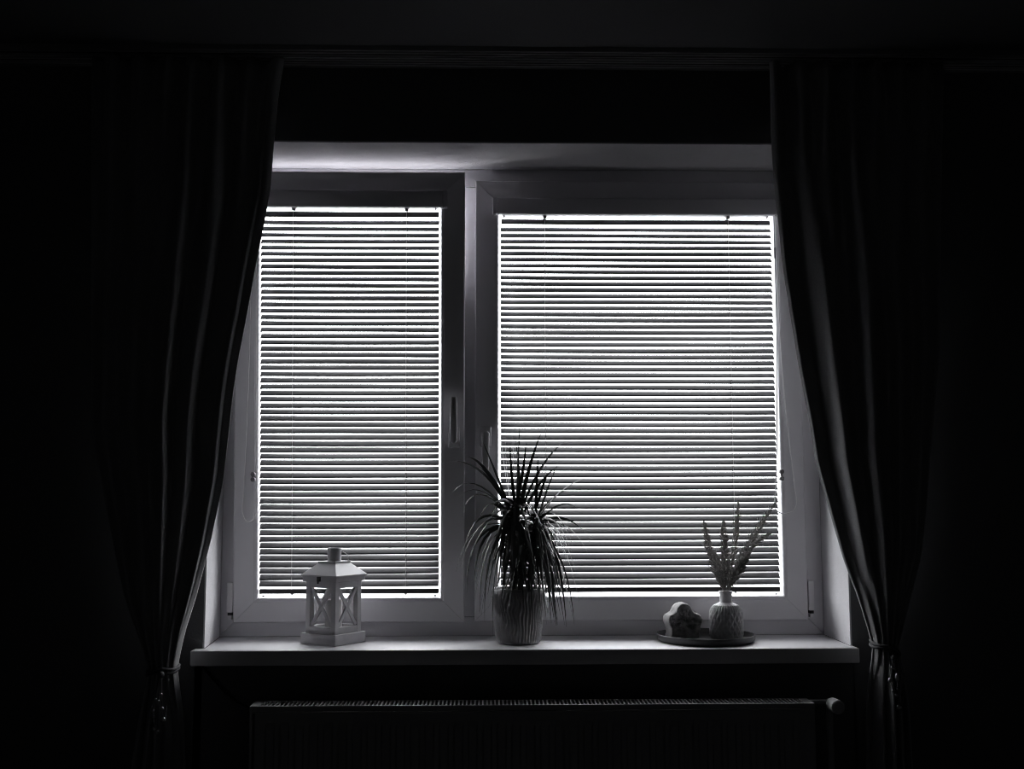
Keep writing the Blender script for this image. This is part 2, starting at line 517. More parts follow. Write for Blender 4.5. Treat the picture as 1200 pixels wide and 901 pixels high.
def make_blind(xs, box, ladders, piv, tilt, label, chain, clip, conn, outer):
    t = thing('venetian_blind', piv, (tilt, 0, 0), label=label, cat='blind', group='venetian blinds on the window sashes')
    cx, ln = 0.5 * (xs[0] + xs[1]), xs[1] - xs[0]
    # headbox with two end caps
    capw = 0.012
    MB().box((box[0] + capw, 0.1735, 1.9535), (box[1] - capw, S - 0.0003, 1.9940)).build('headbox', 'blindbox', t, bevel=0.002, seg=3, off=piv, smooth=True)
    for a, b in ((box[0], box[0] + capw - 0.0003), (box[1] - capw + 0.0003, box[1])):
        MB().box((a, 0.1728, 1.9525), (b, S - 0.0003, 1.9950)).build('end_cap', 'blindbox', t, bevel=0.002, seg=3, off=piv, smooth=True)
    MB().box((xs[0] + 0.003, S + 0.002, 1.955), (xs[1] - 0.003, S + 0.021, 1.976)).build('head_rail', 'blindbox', t, bevel=0.001, off=piv)
    # slats, four mesh variants shared
    var = [slat_mesh(ln, SLW, ALPHA - 0.9 * tilt, bend=b, seed=k + int(ln * 100)) for k, b in enumerate((0.0, -0.0002, 0.0002, -0.0004, 0.0003))]
    meshes = []
    for k, mb in enumerate(var):
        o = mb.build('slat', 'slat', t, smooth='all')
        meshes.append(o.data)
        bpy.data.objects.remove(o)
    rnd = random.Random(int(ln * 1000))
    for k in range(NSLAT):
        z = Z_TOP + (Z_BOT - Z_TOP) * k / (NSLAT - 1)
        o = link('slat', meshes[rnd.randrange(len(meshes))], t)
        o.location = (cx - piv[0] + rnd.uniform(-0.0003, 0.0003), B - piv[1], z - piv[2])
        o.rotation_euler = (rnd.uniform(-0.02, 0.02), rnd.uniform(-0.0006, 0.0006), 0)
    # top slat lies flatter against the head rail, bottom rail closes the stack
    o = slat_mesh(ln - 0.002, 0.0175, math.radians(62), seed=3).build('top_slat', 'slat', t, smooth='all')
    o.location = (cx - piv[0], B - piv[1], 1.9395 - piv[2])
    MB().box((xs[0], B - 0.007, 0.9880), (xs[1], B + 0.007, 0.9998)).build('bottom_rail', 'slat', t, bevel=0.002, seg=3, off=piv, smooth=True)
    for lx in ladders:
        c = MB()
        for yy in (B - 0.0080, B + 0.0080):
            c.tube([(lx + (0.0012 if yy > B else 0), yy, 1.955 - 0.955 * q / 8) for q in range(9)], 0.0006, 5)
        for k in range(NSLAT):
            z = Z_TOP + (Z_BOT - Z_TOP) * k / (NSLAT - 1) - 0.0012
            c.tube([(lx, B - 0.0080, z - 0.0055), (lx, B + 0.0080, z + 0.0055)], 0.00035, 4)
        c.build('ladder_cord', 'cord', t, off=piv)
        MB().box((lx - 0.004, B - 0.0095, 1.9485), (lx + 0.005, B + 0.0095, 1.9555)).build('cord_guide', 'clip', t, bevel=0.001, off=piv)
        MB().box((lx - 0.003, B - 0.0045, 0.9845), (lx + 0.003, B + 0.0045, 0.9881)).build('cord_button', 'cord', t, bevel=0.001, off=piv)
    for ex in (xs[0] + 0.009, xs[1] - 0.009):
        MB().tube([(ex, B - 0.004, 1.956), (ex, B - 0.004, 1.949)], 0.0022, 8).build('end_peg', 'cord', t, off=piv)
        MB().lathe([(0.0028, 0), (0.0028, 0.003), (0.001, 0.004)], 10, (ex, S + 0.0115, 0.9800)).build('hold_down_pin', 'clip', t, off=piv, smooth=True)
    # smooth the loop of the control cord
    P = [Vector((a, y, b)) for a, y, b in chain]
    pts = []
    for i in range(len(P) - 1):
        p0, p1, p2, p3 = P[max(i - 1, 0)], P[i], P[i + 1], P[min(i + 2, len(P) - 1)]
        for k in range(6):
            q = k / 6
            pts.append(0.5 * ((2 * p1) + (p2 - p0) * q + (2 * p0 - 5 * p1 + 4 * p2 - p3) * q * q + (3 * p1 - p0 - 3 * p2 + p3) * q ** 3))
    pts.append(P[-1])
    MB().tube(pts, 0.00125, 6).build('control_cord', 'cord', t, off=piv, smooth=True)
    x, z0, z1 = conn
    MB().lathe([(0.0008, 0), (0.0019, 0.002), (0.0019, z1 - z0 - 0.002), (0.0008, z1 - z0)], 12, (x, 0.189, z0)).build('cord_joiner', 'clip', t, off=piv, smooth=True)
    # cord tensioner: a plate with two round lobes on the sash
    x, z0, z1 = clip
    zc = 0.5 * (z0 + z1)
    co = MB().box((x - 0.0028, S - 0.006, z0 + 0.002), (x + 0.0028, S - 0.0002, z1 - 0.002)).build('cord_clip', 'clip', t, bevel=0.001, off=piv)
    for zz in (z0 + 0.0075, z1 - 0.0075):
        q = MB().lathe([(0.0062, 0), (0.0062, 0.006), (0.005, 0.009), (0.002, 0.0095)], 18)
        q.xf(Matrix.Translation((x, S - 0.0003, zz)) @ Matrix.Rotation(PI / 2, 4, 'X'))
        q.build('clip_roller', 'clip', co, off=piv, smooth=True)
    return t


cy = 0.1885
make_blind((-0.6668, -0.2200), (-0.6905, -0.1985), (-0.586, -0.3025), piv1, TILT,
           'narrower grey venetian blind on the tilted window, white lantern before it',
           [(-0.6860, cy, 1.955), (-0.6885, cy - .001, 1.75), (-0.6935, cy - .002, 1.50), (-0.7040, cy, 1.245), (-0.7065, cy, 1.200), (-0.7010, cy, 1.176), (-0.6913, cy, 1.1685), (-0.6790, cy, 1.176), (-0.6705, cy, 1.203), (-0.6722, cy, 1.30), (-0.6745, cy, 1.60), (-0.6750, cy, 1.955)],
           (-0.6815, 1.2665, 1.2945), (-0.6752, 1.8271, 1.8641), -1)
make_blind((-0.0643, 0.6415), (-0.0855, 0.6616), (0.0500, 0.5290), piv2, 0.0,
           'wider grey venetian blind on the closed window, behind the vase and tray',
           [(0.6500, cy, 1.955), (0.6520, cy, 1.75), (0.6605, cy, 1.50), (0.6800, cy, 1.265), (0.6850, cy, 1.215), (0.6760, cy, 1.192), (0.6542, cy, 1.1840), (0.6370, cy, 1.189), (0.6290, cy, 1.205), (0.6360, cy, 1.30), (0.6455, cy, 1.60), (0.6460, cy, 1.955)],
           (0.6503, 1.2650, 1.2973), (0.6465, 1.8394, 1.8709), 1)

# ------------------------------------------------------------------ curtain rail
ra = thing('curtain_rail', (0, -0.095, ZC), label='long double-track curtain rail fixed to the ceiling', cat='curtain rail')
ro = (0, -0.095, ZC)
MB().box((-1.35, -0.137, ZC - 0.012), (1.35, -0.050, ZC)).build('rail_body', 'rail', ra, bevel=0.001, off=ro)
for y0 in (-0.131, -0.103, -0.087, -0.059):
    MB().box((-1.35, y0, ZC - 0.016), (1.35, y0 + 0.006, ZC - 0.0121)).build('track_lip', 'rail', ra, bevel=0.001, off=ro)
for y0 in (-0.122, -0.078):
    MB().box((-1.35, y0, ZC - 0.0128), (1.35, y0 + 0.012, ZC - 0.0121)).build('track_slot', 'railslot', ra, off=ro)
for sx in (-0.53, -0.03, 0.49):
    MB().lathe([(0.0035, 0), (0.0035, 0.0012), (0.002, 0.002)], 12, (sx, -0.0945, ZC - 0.0138)).build('screw', 'latch', ra, off=ro)

# ------------------------------------------------------------------ curtains
LCI = [(-0.5760, 2.250), (-0.5891, 2.162), (-0.5986, 2.0476), (-0.6061, 1.938), (-0.6166, 1.8774), (-0.6359, 1.7772), (-0.6545, 1.6561), (-0.6731, 1.5459), (-0.6840, 1.4601), (-0.6903, 1.3846), (-0.7000, 1.2693), (-0.7238, 1.1324), (-0.7515, 1.0046), (-0.7720, 0.9302), (-0.7840, 0.865), (-0.7855, 0.8450), (-0.7835, 0.8285), (-0.7773, 0.7641), (-0.7715, 0.6911), (-0.7679, 0.6347), (-0.765, 0.02)]
LCO = [(-1.021, 2.25), (-0.9887, 1.3845), (-0.905, 1.0051), (-0.8465, 0.8472), (-0.8594, 0.7646), (-0.875, 0.6353), (-0.89, 0.02)]
RCI = [(0.5704, 2.25), (0.5724, 2.0875), (0.5749, 2.0257), (0.5776, 1.9785), (0.5839, 1.9132), (0.5913, 1.8421), (0.5964, 1.7815), (0.6079, 1.6911), (0.6301, 1.5261), (0.6525, 1.3905), (0.6629, 1.3068), (0.6844, 1.2178), (0.7165, 1.0788), (0.7415, 1.0017), (0.7660, 0.9035), (0.7681, 0.8872), (0.7638, 0.8118), (0.7573, 0.6249), (0.755, 0.02)]
RCO = [(0.9816, 2.25), (0.9439, 1.5821), (0.8847, 1.0946), (0.8224, 0.8864), (0.8388, 0.8114), (0.8431, 0.6244), (0.87, 0.02)]


def smooth_tab(tab, u):
    """tab: (u, value) with rising u, eased between the entries"""
    for (a, va), (b, vb) in zip(tab, tab[1:]):
        if u <= b:
            q = (u - a) / (b - a)
            q = q * q * (3 - 2 * q)
            return va + (vb - va) * q
    return tab[-1][1]


def make_curtain(name, inn, out, ztie, plan, seed, label):
    """plan: pleats seen from above, (fraction from the window edge, y)"""
    rnd = random.Random(seed)
    nu, nz = 240, 90
    z1, z0 = 2.2505, 0.02
    zs = [z1 + (z0 - z1) * k / nz for k in range(nz + 1)]
    p1, p2, p3 = [rnd.uniform(0, 6.28) for _ in range(3)]
    vs, fs = [], []
    for z in zs:
        xi, xo = interp(inn, z), interp(out, z)
        dt = z - ztie
        gather = math.exp(-(dt / (0.22 if dt > 0 else 0.08)) ** 2)
        top = min(1, max(0, (z - 1.75) / 0.45))
        for k in range(nu + 1):
            u = k / nu
            # pleats wander a little along their length
            uu = min(1, max(0, u + 0.018 * math.sin(2.3 * z + 7 * u + p1) * min(1, 8 * u) * min(1, 8 * (1 - u))))
            yp = smooth_tab(plan, uu)
            yt = -0.098 + 0.024 * math.sin(2 * PI * 7 * u + p2)
            y = yp * (1 - 0.75 * top) + yt * 0.75 * top
            yg = -0.094 - 0.026 * math.sqrt(max(0, 1 - (2 * u - 1) ** 2)) + 0.006 * math.sin(2 * PI * 6 * u + p3)
            y = y * (1 - gather) + yg * gather
            vs.append((xi + (xo - xi) * u, y, z))
    W = nu + 1
    for i in range(nz):
        for k in range(nu):
            fs.append((i * W + k, i * W + k + 1, (i + 1) * W + k + 1, (i + 1) * W + k))
    o = MB().add(vs, fs).build(name, 'curtain', None, smooth='all')
    sm = o.modifiers.new('cloth_thickness', 'SOLIDIFY')
    sm.thickness = 0.0018
    sm.offset = 0
    return tag(o, label, 'curtain', 'pair of dark curtains')


PLAN_L = [(0, -0.066), (0.05, -0.070), (0.065, -0.084), (0.10, -0.082), (0.24, -0.078), (0.29, -0.112), (0.42, -0.100), (0.47, -0.135), (0.60, -0.115), (0.66, -0.140), (0.80, -0.115), (0.86, -0.138), (1, -0.11)]
PLAN_R = [(0, -0.060), (0.02, -0.068), (0.13, -0.064), (0.25, -0.116), (0.38, -0.100), (0.47, -0.142), (0.60, -0.115), (0.66, -0.140), (0.80, -0.115), (0.86, -0.138), (1, -0.11)]
make_curtain('curtain', LCI, LCO, 0.846, PLAN_L, 3, 'dark curtain on the side of the tilted window, tied at sill height')
make_curtain('curtain', RCI, RCO, 0.888, PLAN_R, 11, 'dark curtain on the side of the radiator valve, tied back above sill edge')


def sphere(c, r, n=10, sz=1.0):
    prof = [(max(1e-4, r * math.sin(PI * k / n)), -r * sz * math.cos(PI * k / n)) for k in range(n + 1)]
    return MB().lathe(prof, 14, c)


def make_tieback(cx, cz, rx, ry, cyy, slope, strings, label):
    t = thing('curtain_tieback', (cx, cyy, cz), label=label, cat='tieback', group='beaded curtain tiebacks')
    o = (cx, cyy, cz)
    for j, dz in enumerate((0.0035, -0.0035)):
        pts = [(cx + rx * math.cos(a), cyy + ry * math.sin(a), cz + dz + slope * math.cos(a) + 0.003 * math.sin(3 * a + j)) for a in [2 * PI * k / 40 for k in range(40)]]
        MB().tube(pts, 0.0034, 8, closed=True).build('cord_loop', 'tie', t, off=o, smooth=True)
    kx = cx + (strings[0][0][0] - cx)
    sphere((strings[0][0][0], strings[0][0][1], strings[0][0][2]), 0.007).build('knot', 'tie', t, off=o, smooth=True)
    for st in strings:
        top = Vector(st[0])
        s_ = MB()
        pts = [top] + [Vector((b[0], b[1], b[2])) for b in st[1:]]
        s_.tube(pts, 0.0012, 6).build('string', 'tie', t, off=o)
        for b in st[1:]:
            sphere(b[:3], b[3], sz=b[4]).build('bead', 'bead', t, off=o, smooth=True)


yf = -0.140
make_tieback(-0.8150, 0.8460, 0.0335, 0.034, -0.099, 0.004,
             [[(-0.8070, yf, 0.842), (-0.8060, yf, 0.800, .0035, 1), (-0.8030, yf, 0.770, .0045, 1), (-0.7995, yf, 0.746, .0065, 1)],
              [(-0.8120, yf, 0.842), (-0.8180, yf, 0.790, .0035, 1), (-0.8240, yf, 0.766, .0055, 1), (-0.8215, yf, 0.752, .004, 1), (-0.8172, yf, 0.728, .0065, 1.2)],
              [(-0.8100, yf, 0.842), (-0.8110, yf, 0.785, .0035, 1), (-0.8120, yf, 0.720, .005, 1)]],
             'cord tieback with glinting beads on the curtain beside the sill ear')
make_tieback(0.7955, 0.8870, 0.0300, 0.034, -0.099, -0.011,
             [[(0.8005, yf, 0.872), (0.8005, yf, 0.866, .0045, 1), (0.7998, yf, 0.849, .0045, 1), (0.8075, yf, 0.829, .006, 1.8), (0.8060, yf, 0.805, .003, 1), (0.8082, yf, 0.765, .0075, 1)],
              [(0.7990, yf, 0.872), (0.7960, yf, 0.850, .0035, 1), (0.7911, yf, 0.823, .0055, 1), (0.7960, yf, 0.800, .0035, 1), (0.8034, yf, 0.791, .005, 1)]],
             'cord tieback with dangling beads on the curtain beside the radiator valve')

# ------------------------------------------------------------------ radiator under the sill
RX = (-0.6120, 0.6190)
RZ = 0.7760
yF, yB = -0.150, -0.087
rd = thing('panel_radiator', (0, -0.05, 0.15), label='ribbed panel radiator with slotted top grille under the sill', cat='radiator')
ro = (0, -0.05, 0.15)
# pressed front panel: vertical ribs, flat margins top and bottom
prof = []
n_r = 38
x0, x1 = RX[0] + 0.012, RX[1] - 0.004
for k in range(n_r):
    a = x0 + 0.012 + (x1 - x0 - 0.024) * k / n_r
    wd = (x1 - x0 - 0.024) / n_r
    for q, dd in ((0.0, 0.0), (0.28, 0.0), (0.40, 0.006), (0.88, 0.006)):
        prof.append((a + wd * q, dd))
pv, pf = [], []
rows = [(0.160, 0), (0.185, 0), (0.200, 1), (RZ - 0.050, 1), (RZ - 0.035, 0), (RZ - 0.0135, 0)]
xs_ = [(x0, 0)] + prof + [(x1, 0)]
for z, g in rows:
    for a, dd in xs_:
        pv.append((a, yF + dd * g, z))
n_ = len(xs_)
for i in range(len(rows) - 1):
    for k in range(n_ - 1):
        pf.append((i * n_ + k, i * n_ + k + 1, (i + 1) * n_ + k + 1, (i + 1) * n_ + k))
fp = MB().add(pv, pf).build('front_panel', 'rad', rd, off=ro)
sm = fp.modifiers.new('sheet', 'SOLIDIFY')
sm.thickness = 0.0015
sm.offset = -1
MB().box((RX[0] + 0.006, yF - 0.0012, RZ - 0.0155), (RX[1] - 0.002, yF + 0.005, RZ - 0.0125)).build('panel_edge', 'rad', rd, bevel=0.001, off=ro)
MB().box((RX[0] + 0.01, yB - 0.008, 0.16), (RX[1] - 0.01, yB, RZ - 0.016)).build('back_panel', 'rad', rd, bevel=0.002, off=ro)
for a, b in ((RX[0], RX[0] + 0.006), (RX[1] - 0.006, RX[1])):
    MB().box((a, yF + 0.001, 0.162), (b, yB, RZ - 0.003)).build('side_panel', 'rad', rd, bevel=0.002, off=ro)
MB().box((RX[0], yF, RZ - 0.012), (RX[1], yF + 0.0035, RZ)).build('grille_rail', 'rad', rd, bevel=0.001, off=ro)
MB().box((RX[0], yB - 0.0035, RZ - 0.012), (RX[1], yB, RZ)).build('grille_rail', 'rad', rd, bevel=0.001, off=ro)
for a, b in ((RX[0], RX[0] + 0.022), (RX[1] - 0.022, RX[1])):
    MB().box((a, yF + 0.0036, RZ - 0.004), (b, yB - 0.0036, RZ - 0.0002)).build('grille_end', 'rad', rd, bevel=0.0008, off=ro)
gr = MB()
nb = 134
for k in range(nb):
    a = RX[0] + 0.026 + (RX[1] - RX[0] - 0.052) * k / (nb - 1)
    gr.box((a - 0.0017, yF + 0.0034, RZ - 0.008), (a + 0.0017, yB - 0.0034, RZ - 0.0004))
tag(gr.build('top_grille', 'rad', rd, off=ro), 'close rows of narrow grille bars', kind='stuff')
# thermostat valve on the radiator's upper corner
vh = MB().lathe([(0.0120, 0), (0.0145, 0.004), (0.0152, 0.030), (0.0148, 0.040), (0.0120, 0.0425), (0.0116, 0.0405), (0.0070, 0.0405), (0.0066, 0.0420), (0.0005, 0.0420)], 28)
vh.xf(Matrix.Translation((0.6650, -0.120, 0.7690)) @ Matrix.Rotation(0.05, 4, 'Z') @ Matrix.Rotation(PI / 2, 4, 'X'))
vo = tag(vh.build('thermostat_head', 'knob', rd, off=ro, smooth=True), 'round pale thermostat knob')
v2 = MB().tube([(0.6650, -0.119, 0.769), (0.6650, -0.100, 0.769)], 0.009, 14)
v2.tube([(0.6180, -0.105, 0.769), (0.6450, -0.105, 0.769), (0.6650, -0.105, 0.769)], 0.007, 12)
v2.build('valve_body', 'chrome', rd, off=ro, smooth=True)
MB().tube([(0.6650, -0.103, 0.765), (0.6650, -0.103, 0.40), (0.6650, -0.103, 0.0)], 0.0075, 12).build('pipe', 'rad', rd, off=ro, smooth=True)
for bx in (-0.5, 0.5):
    MB().box((bx - 0.015, yB - 0.001, 0.2), (bx + 0.015, 0.0, 0.7)).build('wall_bracket', 'chrome', rd, off=ro)

# thin black cable from under the sill down behind the radiator
cpts = [(-0.7600, -0.006, 0.846), (-0.7508, -0.008, 0.8397), (-0.7260, -0.008, 0.812), (-0.6989, -0.008, 0.7823), (-0.668, -0.012, 0.760), (-0.636, -0.020, 0.7478), (-0.600, -0.03, 0.735), (-0.57, -0.04, 0.70)]
tag(MB().tube(cpts, 0.0028, 8).build('cable', 'cable', None, smooth=True), 'thin black cable sagging from the sill to the radiator', 'cable')

# ------------------------------------------------------------------ white lantern with a candle
LA = 0.5935
side = 0.109
front = Vector((-0.4522, 0.0164, ZS))
dl = Vector((-math.cos(LA), math.sin(LA), 0))
dr = Vector((math.sin(LA), math.cos(LA), 0))
ctr = front + (dl + dr) * side * 0.5
# local frame: +x along dr, +y along dl ; front corner at (-s/2,-s/2)
ang = math.atan2(dr.y, dr.x)
la = thing('lantern', ctr, (0, 0, ang), label='white wooden lantern with crossed bars and metal chimney on the sill', cat='lantern')
h0 = side / 2
MB().box((-h0, -h0, 0), (h0, h0, 0.0255)).build('base', 'lantern', la, bevel=0.0012)
hb = h0 * 0.855
pw = 0.0140
zb0, zb1 = 0.0255, 0.1465
for sx in (-1, 1):
    for sy in (-1, 1):
        a, b = sorted((sx * hb, sx * (hb - pw)))
        c, d = sorted((sy * hb, sy * (hb - pw)))
        MB().box((a, c, zb0), (b, d, zb1)).build('post', 'lantern', la, bevel=0.0008)
for k in range(4):
    rot = Matrix.Rotation(k * PI / 2, 4, 'Z')
    for z0, z1 in ((zb0, zb0 + 0.0155), (zb1 - 0.0145, zb1)):
        MB().box((-hb + pw, -hb + 0.0003, z0), (hb - pw, -hb + 0.010, z1)).xf(rot).build('crossrail', 'lantern', la, bevel=0.0006)
    # X of two crossing bars
    zl, zh = zb0 + 0.0155, zb1 - 0.0145
    xa = hb - pw
    for sg in (-1, 1):
        dx, dz = 2 * xa, (zh - zl)
        ln_ = math.hypot(dx, dz)
        bar = MB().box((-ln_ / 2 + 0.002, -0.002 if sg > 0 else -0.0016, -0.0042), (ln_ / 2 - 0.002, 0.002 if sg > 0 else 0.0016, 0.0042))
        bar.xf(rot @ Matrix.Translation((0, -hb + 0.0045, 0.5 * (zl + zh))) @ Matrix.Rotation(-sg * math.atan2(dz, dx), 4, 'Y'))
        bar.build('cross_bar', 'lantern', la, bevel=0.0005)
    MB().box((-xa - 0.002, -hb + 0.0068, zl - 0.002), (xa + 0.002, -hb + 0.0080, zh + 0.002)).xf(rot).build('pane', 'pane', la)
# eave board and hipped metal roof
MB().box((-h0 * 0.965, -h0 * 0.965, zb1), (h0 * 0.965, h0 * 0.965, zb1 + 0.0125)).build('eave', 'lantern', la, bevel=0.001)
z0 = zb1 + 0.0125
hr, ht = h0 * 1.03, h0 * 0.50
rf = MB()
ring = lambda h, z: [(-h, -h, z), (h, -h, z), (h, h, z), (-h, h, z)]
vs = ring(hr, z0) + ring(hr, z0 + 0.003) + ring(ht, z0 + 0.030) + ring(ht * 0.99, z0 + 0.0325)
fs = [(3, 2, 1, 0)]
for i in range(3):
    for k in range(4):
        fs.append((i * 4 + k, i * 4 + (k + 1) % 4, i * 4 + 4 + (k + 1) % 4, i * 4 + 4 + k))
fs.append((12, 13, 14, 15))
rfo = rf.add(vs, fs).build('roof', 'lmetal', la, bevel=0.0006)
MB().box((-ht * 1.02, -ht * 1.02, z0 + 0.0300), (ht * 1.02, ht * 1.02, z0 + 0.0345)).build('roof_collar', 'lmetal', rfo, bevel=0.0008)
MB().lathe([(0.0165, z0 + 0.0345), (0.0165, z0 + 0.0650), (0.0155, z0 + 0.0660), (0.0150, z0 + 0.0655), (0.0150, z0 + 0.0500)], 28).build('chimney', 'lmetal', rfo, smooth=True)
MB().tube([(0.0155 * math.cos(0) + 0.0, 0, 0)] * 0 + [(0.016 + 0.018 * math.sin(PI * q / 12), 0, z0 + 0.056 - 0.020 * (1 - math.cos(PI * q / 12)) / 1.2) for q in range(0, 9)], 0.0011, 6).xf(Matrix.Rotation(-ang, 4, 'Z')).build('hanging_ring', 'lmetal', rfo, smooth=True)
# latch on the left-hand face (local -x side is the right-hand neighbour of the front corner)
lt = MB().box((-h0 * 0.965 - 0.003, -0.005, zb1 + 0.001), (-h0 * 0.965, 0.005, zb1 + 0.0145))
lt.box((-h0 * 0.965 - 0.006, -0.0015, zb1 - 0.004), (-h0 * 0.965 - 0.002, 0.0015, zb1 + 0.004))
lt.build('latch', 'latch', la, bevel=0.0005)

cd = thing('candle', (ctr.x, ctr.y, ZS + 0.0257), label='pale pillar candle standing inside the white lantern', cat='candle')
MB().lathe([(0.0190, 0), (0.0205, 0.002), (0.0205, 0.074), (0.0190, 0.0765), (0.0120, 0.0755), (0.004, 0.0745)], 28).build('wax_body', 'wax', cd, smooth=True)
MB().tube([(0, 0, 0.0745), (0.0006, 0.0003, 0.080), (0.002, 0.0006, 0.0845)], 0.0009, 6).build('wick', 'wick', cd)

# ------------------------------------------------------------------ potted plant
PC = Vector((-0.0235, 0.072, ZS))
pl = thing('potted_plant', PC, label='narrow-leaved dracaena in a grooved pot in the middle of the sill', cat='plant')
HP = 0.127
vs, fs = [], []
NA, NR = 264, 30
rnd = random.Random(5)
phs = [rnd.uniform(0, 6.28) for _ in range(4)]
for j in range(NR + 1):
    q = j / NR
    z = HP * q
    r = 0.0505 + 0.0125 * q ** 0.85
    if j == 0:
        r -= 0.003
    fade = min(1, max(0, (q - 0.04) / 0.06)) * min(1, max(0, (0.95 - q) / 0.05))
    for a in range(NA):
        th = 2 * PI * a / NA
        wob = 0.10 * math.sin(7 * z / HP * 1.7 + 5 * th + phs[0]) + 0.06 * math.sin(13 * z / HP + 3 * th + phs[1])
        rib = math.sin(44 * (th + wob * 0.55) + 1.2 * math.sin(9 * q + 4 * th))
        vs.append(((r + 0.0022 * rib * fade) * math.cos(th), (r + 0.0022 * rib * fade) * math.sin(th), z))
for j in range(NR):
    for a in range(NA):
        fs.append((j * NA + a, j * NA + (a + 1) % NA, (j + 1) * NA + (a + 1) % NA, (j + 1) * NA + a))
fs.append(tuple(reversed(range(NA))))
ipr = [(0.0630, HP), (0.0628, HP + 0.0025), (0.0605, HP + 0.0028), (0.0590, HP), (0.0575, HP - 0.014)]
base = len(vs)
for r, z in ipr:
    for a in range(NA):
        th = 2 * PI * a / NA
        vs.append((r * math.cos(th), r * math.sin(th), z))
prevb = NR * NA
for i in range(len(ipr)):
    cb = base + i * NA
    for a in range(NA):
        fs.append((prevb + a, prevb + (a + 1) % NA, cb + (a + 1) % NA, cb + a))
    prevb = cb
fs.append(tuple(prevb + a for a in range(NA)))
MB().add(vs, fs).build('pot', 'pot', pl, smooth='all')
MB().lathe([(0.0560, HP - 0.0138), (0.0560, HP - 0.010), (0.040, HP - 0.008), (0.010, HP - 0.006)], 32).build('soil', 'soil', pl, smooth=True)
PXM = 0.002075      # metres per photo pixel at the plant's distance, used only to note sizes


def at(u, v, y=0.0):
    return Vector(((u - 607) * PXM, y, 1.2206 + (585 - v) * PXM - ZS))


stems = [[at(601, 693, 0.005), at(600, 660, 0.004), at(602, 625, 0.0), at(602, 588, -0.004)],
         [at(620, 693, -0.012), at(621, 665, -0.012), at(625, 635, -0.008), at(627, 606, -0.006)],
         [at(609, 693, 0.018), at(612, 660, 0.020), at(613, 640, 0.022)]]
for st in stems:
    MB().tube(st, [0.0075, 0.007, 0.0065, 0.005][:len(st)], 10).build('stem', 'stem', pl, smooth=True)


def leaf(base, ctrl, tip, wid, roll=0.0):
    n = 9
    P, T = [], []
    for k in range(n + 1):
        q = k / n
        P.append(base * (1 - q) ** 2 + ctrl * 2 * q * (1 - q) + tip * q * q)
        T.append(((ctrl - base) * (1 - q) + (tip - ctrl) * q).normalized())
    mb = MB()
    vs, fs = [], []
    side0 = None
    for k in range(n + 1):
        q = k / n
        wd = wid * (0.55 + 0.45 * min(1, q * 5)) * (1 - q ** 2.2) ** 0.9 + 0.00015
        t = T[k]
        if side0 is None:
            h = Vector((tip.x - base.x, tip.y - base.y, 0))
            if h.length < 1e-4:
                h = Vector((1, 0, 0))
            sd = Vector((-h.y, h.x, 0)).normalized()
            sd = Matrix.Rotation(roll, 3, t) @ sd
            side0 = sd
        sd = (side0 - t * side0.dot(t)).normalized()
        nm = sd.cross(t).normalized()
        fold = 0.22 * wd
        vs += [P[k] - sd * wd + nm * fold, P[k] - nm * 0.0002, P[k] + sd * wd + nm * fold]
    for k in range(n):
        a = k * 3
        fs += [(a, a + 1, a + 4, a + 3), (a + 1, a + 2, a + 5, a + 4)]
    mb.add(vs, fs)
    return mb.build('leaf', 'leaf', pl, smooth='all')


rnd = random.Random(21)
lx = lambda: Vector((rnd.uniform(-1, 1), rnd.uniform(-1, 1), rnd.uniform(-1, 1)))
